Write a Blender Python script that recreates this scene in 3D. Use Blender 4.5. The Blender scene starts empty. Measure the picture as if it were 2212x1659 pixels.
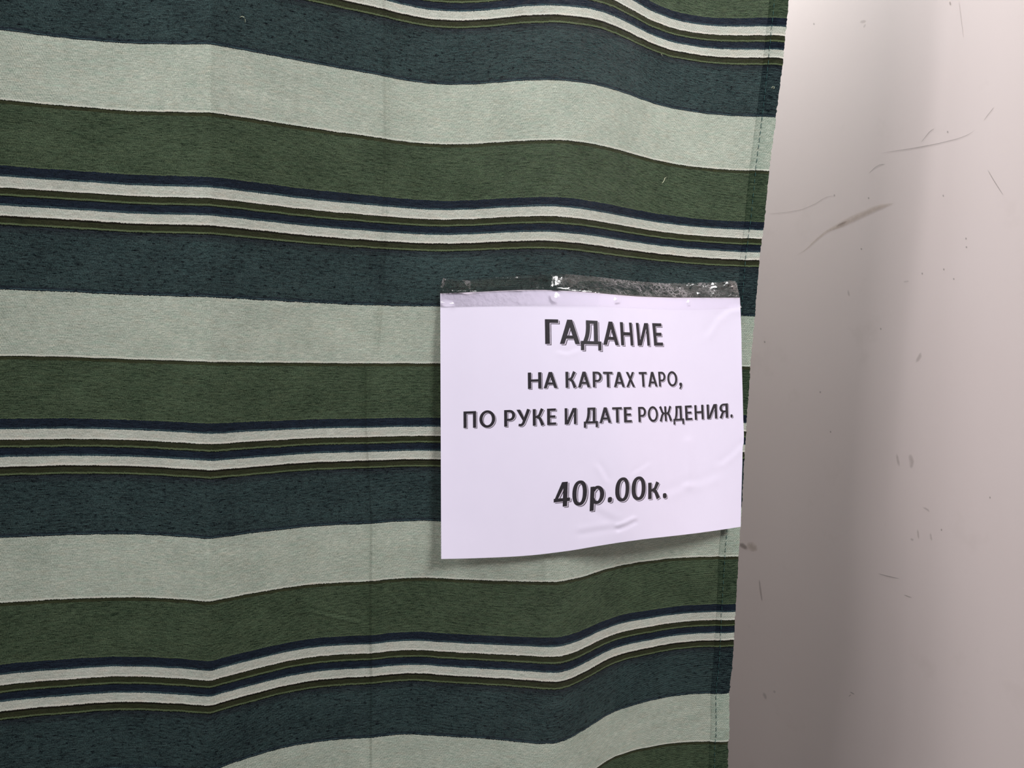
import bpy, math, random
import numpy as np
from mathutils import Matrix, Vector, noise

# ---------------------------------------------------------------- camera
F, CX, CY = 1725.0, 1106.0, 829.5          # focal length and centre in photo pixels (2212 x 1659)
PITCH, ROLL = math.radians(4.0), math.radians(1.6)
CAM_H = 1.45                               # camera height above the floor


def rays(x, y):
    """photo pixel -> world direction (X right, Y forward, Z up)"""
    a = (np.asarray(x, float) - CX) / F
    b = -(np.asarray(y, float) - CY) / F
    cr, sr, ct, st = math.cos(ROLL), math.sin(ROLL), math.cos(PITCH), math.sin(PITCH)
    a2, b2 = a * cr - b * sr, a * sr + b * cr
    return a2, ct + b2 * st, b2 * ct - st


def at(x, y):
    """photo pixel -> (X/Y, Z/Y)"""
    X, Y, Z = rays(x, y)
    return X / Y, Z / Y


scene = bpy.context.scene
COL = scene.collection
cam_data = bpy.data.cameras.new('camera')
cam_data.sensor_width = 36.0
cam_data.lens = 36.0 * F / 2212.0
cam_data.clip_start = 0.01
cam = bpy.data.objects.new('camera', cam_data)
COL.objects.link(cam)
o0 = np.array(rays(CX, CY))
rt = np.array(rays(CX + F, CY)) - o0
up = np.array(rays(CX, CY - F)) - o0
m = Matrix.Identity(4)
for k in range(3):
    m[k][0], m[k][1], m[k][2] = rt[k], up[k], -o0[k]
m[2][3] = CAM_H
cam.matrix_world = m
scene.camera = cam

# ---------------------------------------------------------------- world, lamps, exposure
scene.view_settings.view_transform = 'Standard'
scene.view_settings.look = 'None'
scene.view_settings.gamma = 1.0
scene.view_settings.use_curve_mapping = False
scene.view_settings.exposure = 0.0
world = bpy.data.worlds.new('room_ambient')
scene.world = world
world.use_nodes = True
world.node_tree.nodes['Background'].inputs[0].default_value = (1.0, 0.97, 0.98, 1)
world.node_tree.nodes['Background'].inputs[1].default_value = 0.03


def area_lamp(name, loc, target, sx, sy, power, color):
    d = bpy.data.lights.new(name, 'AREA')
    d.shape = 'RECTANGLE'
    d.size, d.size_y, d.energy, d.color = sx, sy, power, color
    o = bpy.data.objects.new(name, d)
    COL.objects.link(o)
    o.location = loc
    o.rotation_euler = (Vector(target) - Vector(loc)).to_track_quat('-Z', 'Y').to_euler()
    return o


# ceiling panels on the customer's side and the lamp inside the booth behind the curtain
KEY_LAMP = (0.96, -0.80, CAM_H + 1.08)
area_lamp('ceiling_panel_lamp', KEY_LAMP, (0.1, 0.7, CAM_H - 0.1), 0.5, 0.5, 42.5, (1.0, 0.985, 1.0))
area_lamp('ceiling_panel_lamp', (-1.00, -0.02, CAM_H + 1.05), (0.2, 0.75, CAM_H - 0.2), 0.60, 0.45, 10.8, (1.0, 0.975, 0.985))
area_lamp('ceiling_panel_lamp', (-1.45, 0.05, CAM_H + 1.05), (0.3, 0.75, CAM_H - 0.2), 0.5, 0.4, 10.8, (1.0, 0.975, 0.985))
area_lamp('booth_lamp', (0.06, 1.00, CAM_H + 0.86), (0.30, 1.0, CAM_H + 0.15), 0.24, 0.12, 5.7, (0.94, 0.99, 1.0))

# ---------------------------------------------------------------- helpers


def lin(r, g, b):
    def c(v):
        v /= 255.0
        return v / 12.92 if v <= 0.04045 else ((v + 0.055) / 1.055) ** 2.4
    return (c(r), c(g), c(b), 1.0)


def mesh_obj(name, verts, faces, mat, parent=None, uv=None, smooth=True, mat_idx=None):
    me = bpy.data.meshes.new(name)
    me.from_pydata([tuple(map(float, v)) for v in verts], [], [tuple(int(i) for i in fc) for fc in faces])
    if uv is not None:
        lay = me.uv_layers.new(name='UVMap')
        idx = np.zeros(len(me.loops), dtype=np.int32)
        me.loops.foreach_get('vertex_index', idx)
        lay.data.foreach_set('uv', np.asarray(uv, np.float32)[idx].ravel())
    for mt in (mat if isinstance(mat, (list, tuple)) else [mat]):
        me.materials.append(mt)
    if mat_idx is not None:
        me.polygons.foreach_set('material_index', np.asarray(mat_idx, np.int32))
    if smooth:
        me.polygons.foreach_set('use_smooth', np.ones(len(me.polygons), dtype=bool))
    me.update()
    o = bpy.data.objects.new(name, me)
    COL.objects.link(o)
    if parent is not None:
        o.parent = parent
    return o


def tag(o, label=None, cat=None, group=None, kind=None):
    for k, v in (('label', label), ('category', cat), ('group', group), ('kind', kind)):
        if v is not None:
            o[k] = v
    return o


def grid_faces(nr, nc):
    i = np.arange(nr - 1)[:, None] * nc + np.arange(nc - 1)[None, :]
    i = i.ravel()
    return np.c_[i, i + nc, i + nc + 1, i + 1]


class NT:
    """small node-tree writer"""

    def __init__(self, name):
        self.mat = bpy.data.materials.new(name)
        self.mat.use_nodes = True
        self.t = self.mat.node_tree
        self.t.nodes.clear()
        self.out = self.t.nodes.new('ShaderNodeOutputMaterial')

    def n(self, kind, **kw):
        nd = self.t.nodes.new(kind)
        for k, v in kw.items():
            setattr(nd, k, v)
        return nd

    def put(self, sock, v):
        if isinstance(v, bpy.types.NodeSocket):
            self.t.links.new(v, sock)
        else:
            sock.default_value = v

    def math(self, op, a, b=None, c=None, clamp=False):
        nd = self.n('ShaderNodeMath', operation=op, use_clamp=clamp)
        self.put(nd.inputs[0], a)
        if b is not None:
            self.put(nd.inputs[1], b)
        if c is not None:
            self.put(nd.inputs[2], c)
        return nd.outputs[0]

    def mix(self, fac, a, b, blend='MIX'):
        nd = self.n('ShaderNodeMix', data_type='RGBA', blend_type=blend)
        self.put(nd.inputs[0], fac)
        self.put(nd.inputs[6], a)
        self.put(nd.inputs[7], b)
        return nd.outputs[2]

    def noise(self, vec, scale=1.0, detail=2.0, rough=0.5):
        nd = self.n('ShaderNodeTexNoise')
        self.put(nd.inputs['Vector'], vec)
        nd.inputs['Scale'].default_value = scale
        nd.inputs['Detail'].default_value = detail
        nd.inputs['Roughness'].default_value = rough
        return nd.outputs[0]

    def vec(self, x, y, z=0.0):
        nd = self.n('ShaderNodeCombineXYZ')
        self.put(nd.inputs[0], x)
        self.put(nd.inputs[1], y)
        self.put(nd.inputs[2], z)
        return nd.outputs[0]

    def ramp(self, fac, stops, interp='LINEAR'):
        nd = self.n('ShaderNodeValToRGB')
        cr = nd.color_ramp
        cr.interpolation = interp
        while len(cr.elements) > 1:
            cr.elements.remove(cr.elements[-1])
        cr.elements[0].position = stops[0][0]
        cr.elements[0].color = stops[0][1]
        for p, c in stops[1:]:
            e = cr.elements.new(p)
            e.color = c
        self.put(nd.inputs[0], fac)
        return nd.outputs[0]

    def shader(self, sock):
        self.t.links.new(sock, self.out.inputs[0])
        return self.mat


def principled(nt, color, rough, spec=0.5, normal=None):
    b = nt.n('ShaderNodeBsdfPrincipled')
    nt.put(b.inputs['Base Color'], color)
    nt.put(b.inputs['Roughness'], rough)
    nt.put(b.inputs['Specular IOR Level'], spec)
    if normal is not None:
        nt.put(b.inputs['Normal'], normal)
    return b.outputs[0]


def bump(nt, height, strength, dist):
    b = nt.n('ShaderNodeBump')
    nt.put(b.inputs['Height'], height)
    b.inputs['Strength'].default_value = strength
    b.inputs['Distance'].default_value = dist
    return b.outputs[0]

COL_A = [-0.6782, -0.6433, -0.5967, -0.5559, -0.5094, -0.4686, -0.4221, -0.3784, -0.3348, -0.2941, -0.2592, -0.2272, -0.1953, -0.165, -0.14, -0.1139, -0.0848, -0.0558, -0.0267, 0.0081, 0.0459, 0.072, 0.0924, 0.1185, 0.1475, 0.1765, 0.2056, 0.2346, 0.2636, 0.2984, 0.3448]
ROW_T = [-0.6079, -0.4222, -0.2471, -0.0702, 0.1024, 0.2598, 0.43]
DEPTH = [[557.7, 558.7, 559.7, 560.3, 560.3, 560.2, 560.0], [562.4, 564.9, 567.6, 567.7, 566.1, 565.1, 564.5], [570.1, 571.7, 573.1, 573.6, 573.3, 572.8, 572.2], [574.0, 577.0, 580.2, 580.6, 579.0, 578.3, 578.2], [580.9, 582.3, 583.5, 584.2, 584.4, 584.3, 584.2], [582.4, 584.1, 586.1, 586.8, 587.1, 587.0, 586.7], [581.8, 582.6, 583.5, 584.4, 585.2, 585.8, 586.2], [579.5, 579.0, 579.3, 581.0, 583.6, 584.8, 585.0], [597.1, 596.7, 596.6, 596.8, 597.1, 597.2, 597.0], [614.0, 612.1, 610.6, 610.8, 611.9, 610.6, 608.7], [624.1, 623.7, 623.3, 623.2, 622.8, 621.3, 619.5], [630.2, 631.4, 631.4, 632.4, 633.6, 631.3, 628.0], [633.8, 635.1, 636.7, 638.7, 639.9, 639.4, 638.0], [636.3, 638.2, 641.5, 645.8, 649.2, 648.4, 646.1], [641.1, 644.9, 648.4, 651.9, 654.8, 656.4, 657.0], [643.4, 647.7, 652.5, 657.1, 661.0, 663.0, 663.8], [641.0, 645.8, 652.4, 658.3, 663.0, 665.0, 665.8], [640.4, 644.5, 649.3, 653.9, 658.0, 660.8, 663.2], [640.3, 643.0, 645.5, 647.6, 649.9, 653.3, 657.2], [636.9, 641.0, 642.5, 641.6, 641.2, 643.7, 647.5], [635.0, 639.2, 639.5, 636.9, 635.8, 639.7, 645.9], [636.1, 639.8, 641.9, 642.0, 641.9, 644.9, 649.4], [644.9, 647.9, 651.8, 651.9, 650.7, 651.3, 653.4], [675.2, 675.4, 675.0, 671.5, 668.2, 666.8, 667.2], [703.8, 699.6, 695.7, 692.2, 690.5, 692.2, 697.7], [715.3, 711.7, 710.5, 709.5, 709.9, 713.3, 719.5], [725.2, 723.3, 722.7, 722.7, 723.6, 726.4, 731.5], [732.8, 732.9, 732.3, 731.7, 731.7, 732.5, 734.8], [734.1, 735.0, 735.9, 736.4, 735.9, 734.6, 733.8], [737.0, 739.1, 740.3, 739.6, 737.2, 733.4, 729.8], [741.5, 741.0, 740.3, 739.2, 737.7, 736.1, 734.6]]  # mm
H0 = 0.19529
EDGE = [0.0, 0.2582, 0.5155, 0.5557, 0.5987, 0.631, 0.668, 0.7109, 0.7437]
COR_A = (-0.6782, 0.3448)
COR_T = (-0.6079, 0.4300)
COR = [
    [3,0,-3,-6,-8,-9,-4,9,22,26,25,22,16,8,4,7,15,19,15,6,-2,-5,-2,3,5,4],
    [0,-3,-6,-7,-10,-13,-8,11,29,36,35,32,24,13,6,11,23,29,23,10,-2,-7,-4,3,6,6],
    [-6,-11,-12,-8,-8,-15,-13,6,29,40,41,38,30,17,10,15,27,34,30,16,1,-9,-8,-1,4,5],
    [-12,-18,-16,-7,-6,-15,-18,0,26,41,44,41,31,18,10,15,26,34,33,22,4,-10,-13,-7,0,2],
    [-15,-21,-17,-6,-3,-15,-20,-2,27,43,43,35,22,9,2,6,17,26,29,22,5,-10,-14,-8,-2,1],
    [-12,-17,-15,-5,-3,-14,-18,2,32,46,39,21,2,-12,-16,-11,-1,9,16,14,2,-11,-12,-4,2,3],
    [-6,-10,-9,-3,-3,-12,-15,6,36,46,31,5,-18,-32,-34,-28,-18,-8,2,3,-6,-12,-7,4,9,8],
    [2,1,-1,-1,-5,-12,-11,9,32,37,18,-8,-29,-39,-40,-34,-26,-15,-8,-9,-16,-15,-3,12,17,12],
    [13,15,10,0,-8,-12,-8,8,23,21,2,-18,-30,-36,-37,-33,-25,-16,-13,-20,-26,-19,2,22,26,18],
    [23,27,18,1,-11,-14,-8,4,13,7,-10,-26,-33,-36,-38,-35,-27,-18,-18,-27,-32,-17,12,35,36,24],
    [31,32,19,0,-11,-14,-12,-5,3,0,-15,-31,-41,-47,-50,-46,-37,-28,-26,-31,-28,-6,29,50,47,28],
    [33,29,12,-2,-5,-8,-16,-16,-6,-2,-13,-32,-51,-65,-69,-63,-53,-44,-39,-35,-23,8,45,64,53,30],
    [25,16,0,-2,8,5,-16,-26,-14,-1,-5,-26,-55,-79,-87,-80,-69,-60,-53,-44,-24,14,53,68,52,25],
    [9,-4,-15,-3,18,13,-19,-37,-21,1,2,-17,-50,-82,-97,-92,-80,-71,-63,-52,-28,14,56,68,47,19],
    [-4,-16,-21,-5,13,0,-34,-47,-25,0,4,-13,-45,-80,-101,-101,-89,-76,-66,-55,-31,13,58,69,44,13],
    [-11,-18,-16,-3,4,-14,-41,-43,-19,4,5,-13,-42,-74,-97,-102,-92,-76,-64,-57,-38,6,50,59,33,3],
    [-15,-20,-15,-1,5,-9,-26,-24,-1,17,13,-8,-36,-64,-83,-90,-83,-70,-63,-63,-50,-11,30,35,10,-13],
    [-17,-23,-20,-9,1,-1,-10,-7,12,31,27,3,-26,-50,-64,-69,-65,-58,-57,-62,-51,-15,19,19,-5,-23],
    [-13,-20,-22,-18,-8,-1,-1,1,17,35,34,12,-15,-34,-41,-41,-38,-34,-38,-45,-35,-2,25,18,-9,-27],
    [-12,-16,-19,-18,-11,1,11,19,28,36,31,13,-6,-16,-15,-7,3,5,-7,-24,-21,5,26,12,-18,-35],
    [-21,-27,-24,-16,-4,14,38,55,57,46,29,12,0,-2,9,28,47,51,31,-1,-14,0,12,-3,-32,-45],
    [-32,-48,-45,-22,9,44,80,102,93,63,32,12,4,7,21,47,73,81,60,22,-7,-11,-8,-21,-43,-50],
    [-9,-54,-85,-68,-7,64,119,137,114,70,32,11,4,8,21,43,67,78,66,35,4,-11,-17,-27,-41,-45],
    [78,-2,-109,-139,-61,57,134,144,107,59,25,8,3,6,15,30,47,56,54,41,25,14,4,-8,-18,-24],
    [197,107,-61,-153,-93,38,123,129,92,50,22,8,3,5,12,23,35,41,39,39,48,52,38,14,-4,-16],
    [246,182,20,-98,-84,5,76,96,84,58,32,14,6,5,11,23,35,37,27,27,52,74,56,11,-27,-44],
    [184,156,53,-40,-61,-29,16,55,74,67,44,23,11,7,9,19,33,33,16,11,42,78,63,4,-52,-76],
    [88,80,38,-6,-24,-22,-6,22,47,52,41,29,21,14,9,11,19,20,3,-3,30,71,64,8,-52,-80],
    [24,19,6,-1,2,2,-3,0,14,27,33,38,38,31,17,8,6,1,-15,-19,9,45,46,8,-38,-63],
    [-4,-12,-19,-15,0,7,1,-3,6,21,37,50,57,49,32,15,4,-9,-26,-31,-12,16,26,11,-15,-34],
    [-6,-12,-17,-13,1,12,13,14,22,32,42,53,58,52,36,20,8,-6,-19,-23,-12,7,20,21,10,-6],
    [0,0,0,3,12,20,24,27,31,33,34,38,40,36,26,16,8,1,-6,-6,0,10,20,25,20,8],
]
PERIOD = 0.1785        # height of one repeat of the woven stripes, metres


def gauss_smooth(prof, xs, sig):
    """prof (n,k) sampled at xs, smoothed with sigma sig (array n)"""
    out = np.empty_like(prof)
    for i in range(len(xs)):
        w = np.exp(-0.5 * ((xs - xs[i]) / sig[i]) ** 2)
        out[i] = (w[:, None] * prof).sum(0) / w.sum()
    return out


COL_A, ROW_T = np.array(COL_A), np.array(ROW_T)
DEPTH = np.array(DEPTH) / 1000.0
COR = np.array(COR) * 1e-4
FA = np.linspace(-1.25, 0.48, 1200)                      # fine horizontal samples (X/Y)
_raw = np.array([np.interp(FA, COL_A, DEPTH[:, j]) for j in range(len(ROW_T))]).T
# outside the photographed width the folds go on
_left = FA < COL_A[0]
_raw[_left] += ((FA[_left] - COL_A[0]) * 0.16 + 0.012 * np.sin((FA[_left] - COL_A[0]) * 22.0))[:, None]
_cre = [at(455, 700)[0], at(812, 830)[0], at(1185, 1000)[0]]
_sig = np.full(len(FA), 0.016)
for c in _cre:
    _sig = np.minimum(_sig, 0.004 + 0.014 * np.clip((np.abs(FA - c) - 0.004) / 0.03, 0, 1))
FD = gauss_smooth(_raw, FA, _sig)                         # (1200, rows)


def bil(arr, ax, ay, a, t):
    """bilinear lookup in arr[ax, ay] with clamping"""
    a, t = np.clip(a, ax[0], ax[-1]), np.clip(t, ay[0], ay[-1])
    i = np.clip(np.searchsorted(ax, a) - 1, 0, len(ax) - 2)
    j = np.clip(np.searchsorted(ay, t) - 1, 0, len(ay) - 2)
    u, v = (a - ax[i]) / (ax[i + 1] - ax[i]), (t - ay[j]) / (ay[j + 1] - ay[j])
    return (arr[i, j] * (1 - u) * (1 - v) + arr[i + 1, j] * u * (1 - v)
            + arr[i, j + 1] * (1 - u) * v + arr[i + 1, j + 1] * u * v)


def seg_profile(px, py, pts, width):
    """signed distance to a polyline (pixels) turned into a small fold: falls off with width"""
    best = np.full(px.shape, 1e9)
    side = np.zeros(px.shape)
    for (x0, y0), (x1, y1) in zip(pts[:-1], pts[1:]):
        dx, dy = x1 - x0, y1 - y0
        L2 = dx * dx + dy * dy
        s = np.clip(((px - x0) * dx + (py - y0) * dy) / L2, 0, 1)
        d = np.hypot(px - x0 - s * dx, py - y0 - s * dy)
        sg = ((px - x0) * dy - (py - y0) * dx) / math.sqrt(L2)
        m_ = d < best
        best, side = np.where(m_, d, best), np.where(m_, sg, side)
    return best, side


# ironed-in creases and small wrinkles seen in the cloth: polyline (photo px), amplitude m, width px, kind
CREASES = [
    ([(826, -200), (830, 0), (832, 300), (827, 480), (820, 650), (808, 760)], 0.0022, 6, 'step'),
    ([(790, 800), (790, 930), (802, 1130), (800, 1300), (801, 1480), (800, 1900)], -0.0022, 6, 'step'),
    ([(452, -200), (455, 100), (452, 700), (450, 1100), (448, 1400), (440, 1900)], -0.0013, 8, 'ridge'),
    ([(1256, -200), (1258, 60), (1262, 190), (1268, 420)], 0.0016, 6, 'step'),
    ([(1180, 1210), (1180, 1400), (1172, 1600), (1168, 1900)], -0.0011, 8, 'ridge'),
    ([(836, 45), (852, 58), (876, 82)], 0.0015, 4, 'step'),
    ([(640, 1321), (672, 1317), (705, 1327), (775, 1342)], 0.0015, 4, 'step'),
    ([(838, 1278), (862, 1300), (885, 1335)], 0.0006, 5, 'step'),
    ([(790, 1562), (830, 1545), (860, 1535)], 0.0008, 5, 'step'),
    ([(455, 180), (560, 205), (700, 240)], 0.0006, 12, 'step'),
    ([(470, 655), (560, 648), (650, 660)], 0.0005, 10, 'step'),
    ([(1290, 1600), (1400, 1560), (1520, 1530)], 0.0006, 10, 'step'),
    ([(1300, 1040), (1295, 1300), (1305, 1480), (1300, 1800)], 0.0008, 12, 'step'),
]


def to_px(a, t):
    """X/Y, Z/Y -> photo pixel"""
    cr, sr, ct, st = math.cos(ROLL), math.sin(ROLL), math.cos(PITCH), math.sin(PITCH)
    c = ct - t * st                       # depth along the optical axis per unit Y
    b2 = (st + t * ct) / c
    a2 = a / c
    x, y = a2 * cr + b2 * sr, -a2 * sr + b2 * cr
    return CX + F * x, CY - F * y


def curtain_depth(a, t, fine=True):
    d = bil(FD, FA, ROW_T, a, t)
    x, y = to_px(a, t)
    # the cloth comes forward where the tape holds the sheet
    d = d - 0.013 * np.exp(-((x - 955) / 95.0) ** 2 - ((y - 622) / 85.0) ** 2)
    d = d - 0.010 * np.exp(-((x - 1520) / 95.0) ** 2 - ((y - 622) / 85.0) ** 2)
    # ... and rests close behind its left-hand side
    d = d - 0.012 * np.exp(-((x - 985) / 150.0) ** 2) / (1 + np.exp(-(y - 640) / 35.0)) / (1 + np.exp((y - 1260) / 45.0))
    if fine:
        for pts, amp, w, kind in CREASES:
            m_ = (x > min(p[0] for p in pts) - 6 * w) & (x < max(p[0] for p in pts) + 6 * w)
            m_ &= (y > min(p[1] for p in pts) - 6 * w) & (y < max(p[1] for p in pts) + 6 * w)
            if not m_.any():
                continue
            dist, side = seg_profile(x[m_], y[m_], pts, w)
            e = np.exp(-(dist / w) ** 2)
            if kind == 'step':
                e = e * np.clip(side / w, -1.5, 1.5) * 1.6
            d[m_] = d[m_] + amp * e
    return d


_gm = np.array([0.5 * (FD[i, 2] + FD[i, 4]) for i in range(len(FA))])
_U = np.concatenate([[0], np.cumsum(np.hypot(np.diff(FA * _gm), np.diff(_gm)))])
CAX = np.linspace(COR_A[0], COR_A[1], COR.shape[0])
CTX = np.linspace(COR_T[0], COR_T[1], COR.shape[1])


def curtain_point(a, t, fine=True):
    """-> xyz, uv (metres across the cloth, metres down the cloth)"""
    d = curtain_depth(a, t, fine)
    v = (H0 - bil(FD, FA, ROW_T, a, t) * t) / PERIOD + bil(COR, CAX, CTX, a, t)
    u = np.interp(a, FA, _U)
    return np.stack([d * a, d, d * t + CAM_H], -1), np.stack([u, v * PERIOD], -1)


# right-hand edge of the curtain in the photograph
EDGE_PX = np.array([(1722, -200), (1703, 0), (1700, 36), (1690, 137), (1676, 250), (1661, 365), (1651, 475), (1640, 560),
                    (1629.6, 682), (1620, 789), (1613, 895), (1606.5, 1000), (1602, 1090), (1598, 1150), (1594.5, 1198),
                    (1589, 1303), (1585, 1380), (1583, 1410), (1580, 1447), (1576, 1478), (1574.5, 1500), (1575, 1560),
                    (1574.5, 1594), (1572, 1604), (1571, 1659), (1560, 1850)])
_ea, _et = at(EDGE_PX[:, 0], EDGE_PX[:, 1])
_o = np.argsort(_et)
_ea, _et = _ea[_o], _et[_o]


def edge_a(t, inset_px=0.0):
    return np.interp(t, _et, _ea) - inset_px / F


# ---------------------------------------------------------------- materials: woven cloth
STRIPES = [  # start of stripe (fraction of a repeat), light thread, dark thread
    (0.000, (224, 229, 214), (74, 97, 82)),         # broad pale stripe
    (EDGE[1] - 0.007, (234, 234, 222), (150, 160, 146)),
    (EDGE[1], (44, 44, 32), (18, 20, 12)),          # first rows of the green stripe are browner
    (EDGE[1] + 0.006, (92, 98, 68), (30, 34, 22)),
    (EDGE[1] + 0.018, (127, 147, 115), (21, 34, 23)),
    (EDGE[2] - 0.005, (124, 140, 108), (58, 72, 50)),
    (EDGE[2], (56, 70, 86), (6, 12, 22)),           # narrow navy
    (EDGE[3] - 0.006, (104, 136, 142), (12, 24, 34)),
    (EDGE[3], (231, 232, 220), (112, 120, 108)),    # narrow pale
    (EDGE[4] - 0.008, (238, 236, 226), (168, 170, 158)),
    (EDGE[4], (40, 38, 28), (18, 17, 11)),          # narrow dark green
    (EDGE[4] + 0.004, (80, 84, 60), (28, 32, 19)),
    (EDGE[5] - 0.006, (128, 142, 106), (66, 78, 52)),
    (EDGE[5] - 0.001, (18, 24, 26), (5, 9, 12)),
    (EDGE[5] + 0.003, (56, 70, 86), (6, 12, 22)),
    (EDGE[6] - 0.006, (104, 136, 142), (12, 24, 34)),
    (EDGE[6], (231, 232, 220), (112, 120, 108)),
    (EDGE[7] - 0.008, (238, 236, 226), (168, 170, 158)),
    (EDGE[7], (40, 38, 28), (18, 17, 11)),
    (EDGE[7] + 0.004, (80, 84, 60), (28, 32, 19)),
    (EDGE[8] - 0.006, (128, 142, 106), (66, 78, 52)),
    (EDGE[8] - 0.001, (14, 20, 22), (5, 9, 12)),
    (EDGE[8] + 0.005, (80, 92, 98), (6, 12, 18)),   # broad teal, darker first rows
    (EDGE[8] + 0.016, (88, 108, 108), (6, 12, 18)),
    (EDGE[8] + 0.030, (98, 125, 123), (5, 12, 18)),
    (0.984, (76, 92, 100), (6, 13, 20)),
    (0.991, (104, 136, 142), (10, 20, 28)),
    (0.996, (36, 46, 54), (6, 12, 20)),
]


def cloth_material(name, dense):
    nt = NT(name)
    uvn = nt.n('ShaderNodeUVMap')
    sp = nt.n('ShaderNodeSeparateXYZ')
    nt.put(sp.inputs[0], uvn.outputs[0])
    u, v = sp.outputs[0], sp.outputs[1]
    # thread ends make the stripe borders ragged by a fraction of a millimetre
    rag = nt.noise(nt.vec(nt.math('MULTIPLY', u, 1400.0), nt.math('MULTIPLY', v, 160.0)), 1.0, 1.0)
    wav = nt.noise(nt.vec(nt.math('MULTIPLY', u, 90.0), nt.math('MULTIPLY', v, 30.0)), 1.0, 1.0)
    vv = nt.math('ADD', v, nt.math('MULTIPLY', nt.math('SUBTRACT', rag, 0.5), 0.0011))
    vv = nt.math('ADD', vv, nt.math('MULTIPLY', nt.math('SUBTRACT', wav, 0.5), 0.0009))
    fr = nt.math('FRACT', nt.math('ADD', nt.math('DIVIDE', vv, PERIOD), 20.0))
    hi = nt.ramp(fr, [(p, lin(*c)) for p, c, _ in STRIPES], 'CONSTANT')
    lo = nt.ramp(fr, [(p, lin(*c)) for p, _, c in STRIPES], 'CONSTANT')
    pale = nt.ramp(fr, [(p, (1, 1, 1, 1) if c[0] > 200 else (0, 0, 0, 1)) for p, c, _ in STRIPES], 'CONSTANT')
    teal = nt.ramp(fr, [(0.0, (0, 0, 0, 1)), (EDGE[8], (1, 1, 1, 1))], 'CONSTANT')
    # plain weave: warp across u, weft across v
    jit = nt.math('MULTIPLY', nt.noise(nt.vec(nt.math('MULTIPLY', u, 260.0), nt.math('MULTIPLY', v, 90.0)), 1.0, 2.0), 3.0)
    # every other weft row steps half a thread sideways
    row = nt.math('FLOOR', nt.math('ADD', nt.math('MULTIPLY', v, 1.0 / 0.00092), nt.math('MULTIPLY', jit, 0.159)))
    uph = nt.math('ADD', nt.math('MULTIPLY', u, 2 * math.pi / 0.00094), jit)
    wu = nt.math('SINE', nt.math('ADD', uph, nt.math('MULTIPLY', row, 0.62 * math.pi)))
    wv = nt.math('SINE', nt.math('ADD', nt.math('MULTIPLY', v, 2 * math.pi / 0.00092), jit))
    slub = nt.math('SUBTRACT', nt.noise(nt.vec(nt.math('MULTIPLY', u, 170.0), nt.math('MULTIPLY', v, 1500.0)), 1.0, 3.0, 0.6), 0.5)
    grain = nt.math('SUBTRACT', nt.noise(nt.vec(nt.math('MULTIPLY', u, 1300.0), nt.math('MULTIPLY', v, 1100.0)), 1.0, 2.0, 0.6), 0.5)
    cloud = nt.math('SUBTRACT', nt.noise(nt.vec(nt.math('MULTIPLY', u, 28.0), nt.math('MULTIPLY', v, 45.0)), 1.0, 3.0, 0.6), 0.5)
    hu, hv = nt.math('MULTIPLY_ADD', wu, 0.5, 0.5), nt.math('MULTIPLY_ADD', wv, 0.5, 0.5)
    # dark stripes: pale flecks where a light warp thread crosses the top of a weft row
    dots = nt.math('MULTIPLY', nt.math('POWER', hv, 2.4), nt.math('MULTIPLY_ADD', hu, 0.75, 0.25))
    dark_w = nt.math('ADD', nt.math('MULTIPLY', dots, nt.math('MULTIPLY_ADD', slub, 4.2, 1.05)), nt.math('MULTIPLY', grain, 0.85))
    dark_w = nt.math('ADD', dark_w, nt.math('MULTIPLY', cloud, 0.30))
    # dark slubs, mostly in the teal stripe
    spots = nt.noise(nt.vec(nt.math('MULTIPLY', u, 280.0), nt.math('MULTIPLY', v, 420.0)), 1.0, 2.0, 0.5)
    spots = nt.math('MULTIPLY', nt.math('SUBTRACT', spots, 0.58, clamp=True), 6.0, clamp=True)
    dark_w = nt.math('SUBTRACT', dark_w, nt.math('MULTIPLY', nt.math('MULTIPLY', spots, 0.45), nt.math('MULTIPLY_ADD', teal, 0.8, 0.2)))
    # pale stripes: dark pits between the threads
    pits = nt.math('MULTIPLY', nt.math('SUBTRACT', 1.0, hu), nt.math('MULTIPLY_ADD', hv, -0.75, 1.0))
    pale_w = nt.math('SUBTRACT', 0.88, nt.math('MULTIPLY', pits, nt.math('MULTIPLY_ADD', slub, -2.2, 1.3)))
    pale_w = nt.math('ADD', pale_w, nt.math('MULTIPLY', grain, 1.1))
    pale_w = nt.math('ADD', pale_w, nt.math('ADD', nt.math('MULTIPLY', slub, 0.55), nt.math('MULTIPLY', cloud, 0.35)))
    w = nt.n('ShaderNodeMix', data_type='FLOAT')
    nt.put(w.inputs[0], pale)
    nt.put(w.inputs[2], dark_w)
    nt.put(w.inputs[3], pale_w)
    fac = nt.math('SUBTRACT', w.outputs[0], 0.20 if dense else 0.0, clamp=True)
    col = nt.mix(fac, lo, hi)
    # the yarn is not dyed evenly: cooler and browner lengths of thread
    tint = nt.noise(nt.vec(nt.math('MULTIPLY', u, 75.0), nt.math('MULTIPLY', v, 380.0), 4.0), 1.0, 3.0, 0.65)
    warm = nt.math('MULTIPLY', nt.math('SUBTRACT', tint, 0.52, clamp=True), 2.2, clamp=True)
    cool = nt.math('MULTIPLY', nt.math('SUBTRACT', 0.48, tint, clamp=True), 2.2, clamp=True)
    col = nt.mix(warm, col, (1.05, 0.90, 0.84, 1), 'MULTIPLY')
    col = nt.mix(cool, col, (0.84, 1.02, 0.99, 1), 'MULTIPLY')
    nrm = bump(nt, nt.math('ADD', nt.math('MULTIPLY', wu, 0.3), nt.math('ADD', nt.math('MULTIPLY', wv, 0.3), grain)), 0.35, 0.0003)
    b = nt.n('ShaderNodeBsdfPrincipled')
    nt.put(b.inputs['Base Color'], col)
    b.inputs['Roughness'].default_value = 0.85
    b.inputs['Specular IOR Level'].default_value = 0.07
    b.inputs['Sheen Weight'].default_value = 0.02
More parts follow.
